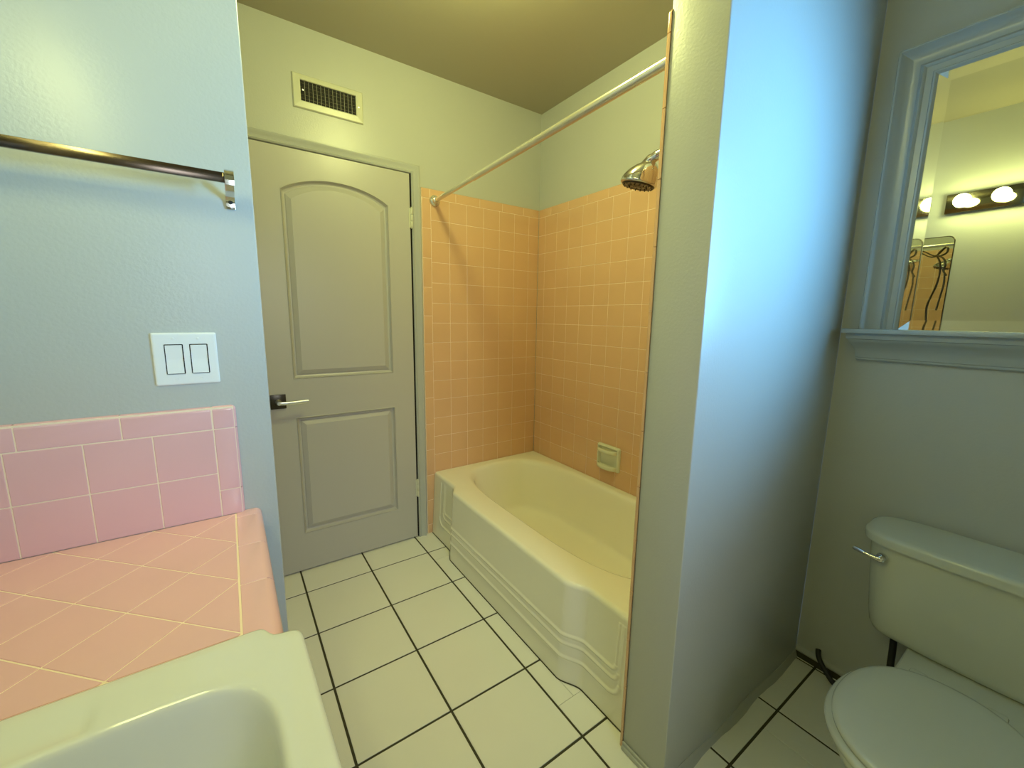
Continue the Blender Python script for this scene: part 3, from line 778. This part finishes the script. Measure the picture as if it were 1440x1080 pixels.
def vanity_mirror(ya, yb_, label):
    t = thing('frameless_mirror', label, 'mirror', None)
    za, zb = 1.16, 1.838
    def R(x, e): return [(x, u, w) for u, w in rrect(yb_+e, ya-e, za+e, zb-e, .035, 6)]
    mb = MB(); mb.loft([R(LX+.0065, .0035), R(LX+.0065, .006)], False, True); mb.build('glass', M['mirror'], t)
    mb = MB(); mb.loft([R(LX+.0005, 0), R(LX+.005, 0), R(LX+.0068, .0015), R(LX+.0068, .0045)], True, False); mb.build('edge_band', M['darkchrome'], t)
    set_origin(t, (LX, (ya+yb_)/2, za)); return t
vanity_mirror(-1.045, -1.532, 'rounded frameless vanity mirror near the corner, seen inside the framed mirror')
orn = MB()
def orb(*yz, r=.0035): orn.tube(spline([(LX+.018+.004*(i % 2), y, z) for i, (y, z) in enumerate(yz)], 8), r, 8)
orb((-1.457, 1.716), (-1.43, 1.725), (-1.40, 1.748), (-1.375, 1.755), (-1.39, 1.735), (-1.43, 1.712), (-1.457, 1.716))
orb((-1.457, 1.716), (-1.475, 1.745), (-1.495, 1.768), (-1.505, 1.755), (-1.50, 1.73), (-1.475, 1.715), (-1.457, 1.716))
orb((-1.457, 1.716), (-1.488, 1.70), (-1.505, 1.66), (-1.500, 1.62), (-1.515, 1.59), (-1.508, 1.585))
orb((-1.457, 1.716), (-1.478, 1.67), (-1.485, 1.60), (-1.478, 1.52), (-1.462, 1.45), (-1.450, 1.38), (-1.458, 1.28), r=.003)
orb((-1.508, 1.60), (-1.513, 1.53), (-1.505, 1.44), (-1.498, 1.36), r=.0025)
orn.tube([(LX+.0060, -1.457, 1.716), (LX+.024, -1.457, 1.716)], .006, 10)
ot = orn.build('wire_bow_ornament', M['iron'], smooth=True)
tag(ot, 'bronze wire bow with trailing tails on the rounded mirror, seen inside the framed mirror', 'ornament')

# ------------------------------------------------------------------ ceiling light (above the passage, out of frame), window and an added rear fill window
cl = thing('ceiling_light', 'round milk glass ceiling light above the passage in front of the door', 'light')
lc = (-1.0, -1.0)
mb = MB(); mb.lathe([(.10, -.0005), (.10, -.018), (.09, -.022)], (*lc, H), n=40); mb.build('canopy', M['nickel'], cl, smooth=True)
mb = MB(); mb.lathe([(.09*math.cos(a), -.022-.055*math.sin(a)) for a in [PI/2*i/10 for i in range(11)]][:-1] + [(.004, -.077)], (*lc, H), n=40); mb.build('shade', M['frost'], cl, smooth=True)
set_origin(cl, (*lc, H))
wn = struct(bpy.data.objects.new('window_1', None)); C.objects.link(wn)
mb = MB()
for a, b in (((RX+.015, DY0, WZ0), (RX+.06, DY0-.04, WZ1)), ((RX+.015, DY1+.04, WZ0), (RX+.06, DY1, WZ1)), ((RX+.015, DY0-.04, WZ0), (RX+.06, DY1+.04, WZ0+.04)), ((RX+.015, DY0-.04, WZ1-.04), (RX+.06, DY1+.04, WZ1)), ((RX+.02, -2.755, WZ0+.04), (RX+.055, -2.785, WZ1-.04))): mb.box(a, b)
mb.build('window_frame', M['winframe'], wn)
mb = MB(); mb.box((RX+.036, DY0-.04, WZ0+.04), (RX+.040, DY1+.04, WZ1-.04)); mb.build('window_pane', M['glass'], wn)

wn2 = struct(bpy.data.objects.new('fill_window_2', None)); C.objects.link(wn2)  # added unseen window, put in to carry the rear fill light
mb = MB()
for a, b in (((BX0, RY-.09, BZ0), (BX0+.04, RY-.04, BZ1)), ((BX1-.04, RY-.09, BZ0), (BX1, RY-.04, BZ1)), ((BX0+.04, RY-.09, BZ0), (BX1-.04, RY-.04, BZ0+.04)), ((BX0+.04, RY-.09, BZ1-.04), (BX1-.04, RY-.04, BZ1))): mb.box(a, b)
mb.build('window_frame', M['winframe'], wn2)
mb = MB(); mb.box((BX0+.04, RY-.067, BZ0+.04), (BX1-.04, RY-.063, BZ1-.04)); mb.build('window_pane', M['glass'], wn2)

def area_light(name, loc, direction, sx, sy, power, col, spread=180):
    l = bpy.data.lights.new(name, 'AREA'); l.shape = 'RECTANGLE'; l.size = sx; l.size_y = sy; l.energy = power; l.color = col
    l.spread = math.radians(spread)
    o = bpy.data.objects.new(name, l); C.objects.link(o); o.location = loc
    o.rotation_euler = Vector(direction).to_track_quat('-Z', 'Y').to_euler(); return o
SKY = (.18, .52, .90)
area_light('daylight_window', (RX+.10, (DY0+DY1)/2-.0, (WZ0+WZ1)/2+.0), (-.58, 1.1, .04), .76, .8, 25, SKY, 66)
area_light('rear_fill_light', ((BX0+BX1)/2, RY-.11, (BZ0+BZ1)/2), (.06, 1, -.42), .52, .82, 2.9, (.78, .86, .94), 62)  # added neutral fill to lift the lower door and tub apron
def point(name, loc, power, col, r):
    l = bpy.data.lights.new(name, 'POINT'); l.energy = power; l.color = col; l.shadow_soft_size = r
    o = bpy.data.objects.new(name, l); C.objects.link(o); o.location = loc; return o
point('ceiling_lamp', (*lc, H-.13), 21.5, WARM, .07)

w = bpy.data.worlds.new('World'); bpy.context.scene.world = w; w.use_nodes = True
w.node_tree.nodes['Background'].inputs[0].default_value = (.45, .7, 1, 1); w.node_tree.nodes['Background'].inputs[1].default_value = .4

# ------------------------------------------------------------------ camera (solved from the tile and grout grid)
cam = bpy.data.cameras.new('camera'); cam.sensor_width = 36; cam.lens = 576.312*36/1440; cam.clip_start = .02
co = bpy.data.objects.new('camera', cam); C.objects.link(co)
ya, pi_, ro = [math.radians(a) for a in (34.645, -9.235, .832)]
F = Vector((math.sin(ya)*math.cos(pi_), math.cos(ya)*math.cos(pi_), math.sin(pi_)))
R0 = Vector((math.cos(ya), -math.sin(ya), 0)); U0 = R0.cross(F)
R = R0*math.cos(ro)+U0*math.sin(ro); U = -R0*math.sin(ro)+U0*math.cos(ro)
mw = Matrix((R, U, -F)).transposed().to_4x4(); mw.translation = (-1.704, -2.189, 1.307)
co.matrix_world = mw
bpy.context.scene.camera = co
vs = bpy.context.scene.view_settings
vs.view_transform = 'Standard'; vs.look = 'None'; vs.gamma = 1; vs.exposure = 0; vs.use_curve_mapping = False
cy_ = bpy.context.scene.cycles
cy_.max_bounces = 10; cy_.diffuse_bounces = 5; cy_.glossy_bounces = 6; cy_.use_denoising = True; cy_.sample_clamp_indirect = 6
